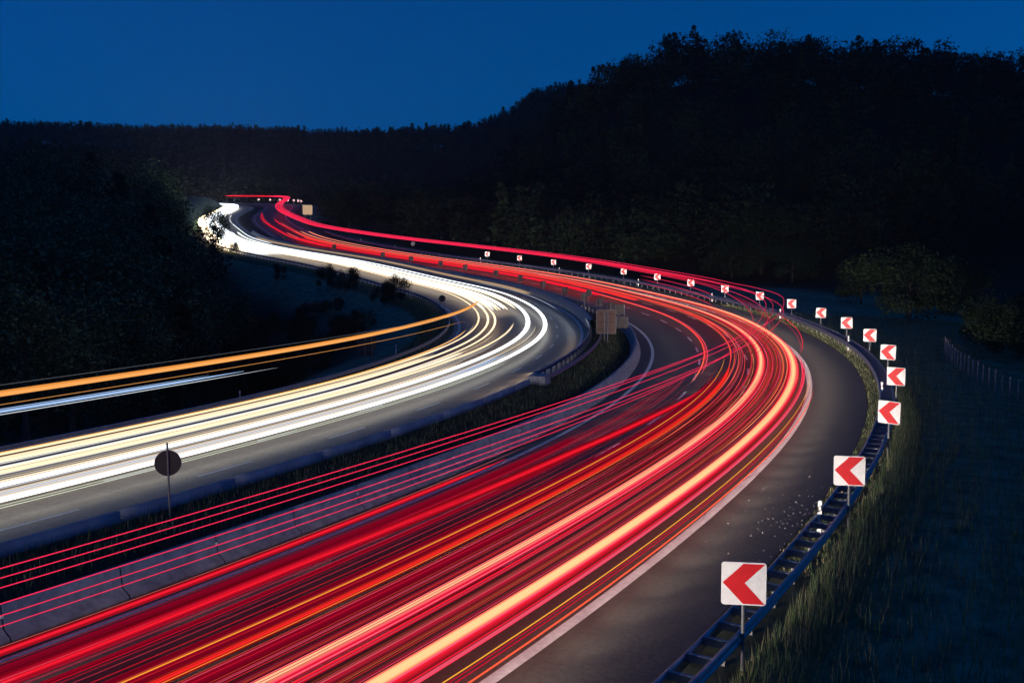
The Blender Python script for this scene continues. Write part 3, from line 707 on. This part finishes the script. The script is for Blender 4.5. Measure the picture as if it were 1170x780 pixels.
# middle lane
trail(band(-30, 52, -6.15, -5.42, .8, 10, CRIM, .12, .34, .6, .4) + [(-30, 62, -5.72, .84, .014, (1, .36, .03), 1.1)], 'crimson band with a thin orange line in the middle lane', GR)
trail(band(-30, 58, -5.36, -4.98, .78, 7, (1, .022, .018), .18, 1.1, .45, .3) + [(-20, 66, -5.0, .8, .014, (1, .22, .04), 1.0)], 'broad orange-red trail right of the thin orange line', GR)
trail(band(-30, 16, -4.6, -4.15, .78, 6, CRIM, .16, .3, .3, .6) + [(-30, 20, -4.62, .8, .012, PINK, .7)], 'dim dark red band left of the right lane dashes', GR)
trail([(55, 330, -5.25, .88, far_r(.03), (1, .06, .05), 1.4), (70, 330, -4.8, .88, far_r(.022), (1, .16, .06), 1.2)] + bundle(80, 300, -5.0, .88, .4, 4, [SCAR], .6, 1.1, .012, .02), 'red trail of the far middle lane that fades out past the apex', GR)
trail([(36, 110, -4.25, .5, .015, (1, .06, .05), 1.3)], 'single thin red trail curling past the white dashes of the bend', GR)
# left lane
trail([(49, 330, -7.25, .6, far_r(.045), (1, .14, .06), 1.2), (53, 330, -7.0, .6, far_r(.02), PINK, 1.2)] + bundle(60, 300, -7.15, .6, .3, 3, [SCAR], .8, 1.2, .012, .02), 'inner orange-red trail that ends with a hook at the inside of the bend', GR)
trail(band(135, 300, -8.6, -7.4, .8, 10, SCAR, .5, 1.2, .5, .4), 'broad red band of tail lights on the far left lane', GR)
trail(band(125, 300, -6.4, -5.5, .8, 8, (1, .03, .03), .5, 1.2, .5, .5), 'broad red band of tail lights on the far middle lane', GR)
trail(band(-30, 22, -10.35, -9.85, .75, 9, SCAR, .12, 1.0, .68, .25) + [(-30, 24, -10.27, .78, .012, (1, .25, .2), .45)], 'scarlet band between the concrete barrier and the inner solid line', GR)
trail(band(-30, 30, -9.25, -8.65, .72, 9, CRIM, .10, .3, .2, .5), 'dim crimson band just right of the inner solid line', GR)
CS = [(-30, -8.55), (4, -8.5), (22, -7.75), (42, -6.3)]
trail(band(-30, 44, -8.5, -7.8, [(-30, .75), (42, .95)], 14, (1, .010, .03), .10, .9, .58, .3, .25, 12, CS) + [(-30, 38, [(q, v+.3) for q, v in CS], .84, .009, PINK, .8), (-30, 40, [(q, v+.48) for q, v in CS], .84, .008, PINK, .7)], 'bright scarlet band with two thin pink lines swinging from the left lane towards the bend', GR)
trail(band(-30, 26, -7.5, -7.3, .75, 3, CRIM, .12, .3) + [(-30, 20, -6.75, .8, .008, PINK, .3)], 'dim red line along the left lane dashes', GR)
# high truck lights
GH = 'thin high truck light trails on the near carriageway'
HP = (1, .026, .10)
hi = [(-1.75, 5, 'uppermost', -1.0, 4.15), (-3.0, 4.5, 'second', -1.9, 4.1), (-2.5, 4.5, 'third', -1.5, 3.95), (-1.75, 4.5, 'fourth', -2.4, 4.1), (-2.75, 4.0, 'fifth', -3.2, 4.05), (-3.75, 3.5, 'sixth', -3.6, 4.0)]
for o_, h_, w_, of, hf in hi:
    trail([(-30, 560, [(-30, o_), (55, o_), (95, of), (560, of)], [(-30, h_), (60, h_), (100, hf), (560, hf)], [(-45, .007), (60, .012), (120, .03), (300, .10), (560, .2)], HP, 1.0)], f'thin pink high trail, {w_} of six where they cross the concrete barrier', GH)
trail(bundle(34, 96, -2.6, 3.3, .9, 4, [CRIM, SCAR], .25, .5, .008, .02, .5), 'dim dark red curtain under the thin high trails', GH)
trail([(110, 610, -2.6, 4.0, [(110, .04), (160, .13), (300, .2), (610, .32)], SCAR, .9)], 'broad high red trail above the chevron boards of the upper bend', GH)
for i, h_ in enumerate((3.9, 3.4, 2.9)):
    trail([(88, 126, -5.2, h_, .022, HP, 1.1)], ['upper', 'middle', 'lower'][i] + ' of three pink strands that start beside the twelfth chevron board', GH)
trail([(46, 80, -.5, 2.5, .02, SCAR, 1.0), (48, 76, -.6, 2.2, .014, CRIM, .8)], 'red strand looping over the outer edge line at the apex', GH)
trail([(255, 440, -9, .8, [(255, .08), (440, .14)], SCAR, 1.0), (260, 425, -8.3, .7, [(255, .08), (440, .12)], SCAR, .9)], 'short red trails rising side by side on the far straight', GR)
trail([(260, 400, -4.6, .6, [(255, .09), (440, .16)], SCAR, 1.0), (260, 380, -3.9, .6, .08, (1, .1, .08), .9)], 'short red trail right of the pair on the far straight', GR)
# far carriageway: white headlights
WARM, COOL, AMB, BLUE, GREY = (1, .80, .54), (.86, .94, 1), (1, .42, .11), (.42, .62, 1), (.45, .5, .6)
GW = 'white headlight trails on the far carriageway'
fl = lambda a: [(-45, a), (110, a), (180, a*1.5), (330, a*2.2), (520, a*2.6)]
wl = [(-28.5, 1.0, .045, WARM, 2.6, 'innermost warm white trail next to the left guard rail', -30, 250), (-27.5, .9, .06, WARM, 3, 'second warm white trail from the inside of the bend', -30, 330), (-26.75, .8, .055, WARM, 3, 'third warm white trail from the inside of the bend', -30, 330),
      (-24.8, 1.0, .045, WARM, 2.4, 'warm white trail that ends in a bright hook near the middle of the bend', -30, 94),
      (-23.3, .85, .13, COOL, 3.6, 'thick cool white trail through the middle of the concrete carriageway', -30, 330),
      (-21.55, .72, .12, COOL, 3.6, 'thick cool white trail on the outside of the bend', -30, 330)]
for o_, h_, r_, c_, k_, lab, a, b in wl: trail(sheaf(a, b, o_, h_, r_*(2.0 if r_ < .1 else 1.75), 7 if r_ < .1 else 11, c_, (1, .66, .36) if c_ is WARM else (.80, .82, .80), k_*.62, 2.2), lab, GW)
trail(fine(40, -30, 96, -29.2, -21.2, [WARM, (1, .6, .3), (.7, .75, .85), (1, .85, .7)], .25, 1.3, .008, .022), 'fine cream, tan and grey streaks between the white trails', GW)
trail([(-30, 88, -29.3, .9, .05, (1, .5, .16), 1.1), (-30, 70, -28.95, .9, .03, WARM, 1.2)], 'orange trail along the top edge of the white band at the left', GW)
trail(bundle(-30, 62, -27.95, .85, .5, 4, [WARM, (1, .7, .4)], .9, 1.3, .02, .045), 'bundle of cream trails at the left of the concrete carriageway', GW)
trail(bundle(-30, 66, -25.9, .8, .9, 6, [WARM, (1, .88, .72)], .9, 1.8, .025, .06), 'bundle of soft white trails in the middle of the concrete carriageway', GW)
trail(bundle(-30, 58, -24.1, .8, .5, 3, [WARM, (1, .88, .72)], 1., 2, .02, .05), 'soft cream trail beside the thick cool white one', GW)
trail(bundle(-30, 66, -22.4, .75, .7, 6, [BLUE, (.6, .75, 1)], .5, 1.0, .025, .06), 'bluish white trail along the lower part of the white band', GW)
trail(bundle(-30, 60, -21.05, .6, .25, 2, [(.8, .9, .7)], .8, 1.2, .01, .015), 'thin pale line along the lower rim of the white band', GW)
trail(bundle(112, 400, -25.2, .8, 4.4, 7, [COOL, WARM], 1.6, 3, .06, .11), 'broad white band on the far part of the concrete carriageway', GW)
trail(bundle(128, 290, -19.6, 1.0, .9, 6, [(1, .62, .36), (1, .7, .45)], .25, .5, .05, .09), 'tan trail along the median side of the far concrete carriageway', GW)
trail([(108, 160, -19.4, .7, .015, COOL, 1.0)], 'thin pale line hooking over the dark outer lane', GW)
trail(bundle(240, 525, -26.2, .9, 4.2, 12, [COOL], 4, 8, .2, .34) + bundle(250, 515, -29.6, .9, 2.4, 10, [WARM], 4, 8, .2, .34), 'glaring white bundle of headlights at the far bend', GW)
trail([(262, 430, -20.2, .8, .13, COOL, 1.2)], 'single pale curve right of the glare on the far bend', GW)
trail([(520, 615, -24, .9, .3, COOL, 4), (500, 615, -28, .9, .35, COOL, 4)], 'white trail vanishing to the left on the farthest bend', GW)
GT = 'high amber and blue truck light trails on the far carriageway'
trail([(-30, 92, -28.25, 3.5, .085, AMB, 1.0), (-30, 88, -28.25, 3.62, .05, (1, .36, .07), .8)], 'broad orange high trail across the dark bank at the left', GT)
trail([(-30, 60, -25.1, 3.5, .012, AMB, .7)], 'thin orange high trail below the broad orange one', GT)
trail([(-30, 21, -23.25, 3.5, .05, BLUE, .9), (-30, 18, -23.0, 3.62, .012, BLUE, 1.0), (-30, 24, -23.3, 3.38, .012, COOL, 1.0)], 'blue-white high trail across the dark bank at the left', GT)
trail([(-30, 118, -22.75, 4.5, .010, GREY, .2)], 'thin grey high trail above the broad orange one', GT)
# the headlamp beams that sweep the carriageways ahead of the passing cars
for i, a in enumerate(np.arange(-44.5, 200, 2.5)):
    beam_lamp(pos(a, .95, .95), pos(a+26, 2.0, .25), 1750, 54, (1, .86, .73), 1.0)
    if i % 2: beam_lamp(pos(a, -9.45, 1.25), pos(a+30, -9.6, .5), 950, 56, (1, .89, .82), 1.0)
    else: beam_lamp(pos(a, -6.75, 1.0), pos(a+30, -6.4, .3), 950, 56, (1, .88, .77), 1.0)
for a in np.arange(24, 300, 4.0):
    beam_lamp(pos(a+20, -18.9, .95), pos(a-14, -18.7, .2), 20 if a > 36 else 330, 56, (.9, .95, 1) if a > 70 else (1, .70, .42), 1.0)
hz = bpy.data.materials.new('haze'); hz.use_nodes = True; hn = hz.node_tree; hn.nodes.remove(hn.nodes['Principled BSDF'])
pv = hn.nodes.new('ShaderNodeVolumePrincipled'); pv.inputs['Color'].default_value = (.9, .93, 1, 1); pv.inputs['Density'].default_value = .00010; pv.inputs['Anisotropy'].default_value = .3
hn.links.new(pv.outputs[0], hn.nodes['Material Output'].inputs['Volume'])
tag(MB().box((0, 700, 68), (1860, 1700, 180), hz).build('haze'), kind='stuff')
bpy.context.view_layer.update()
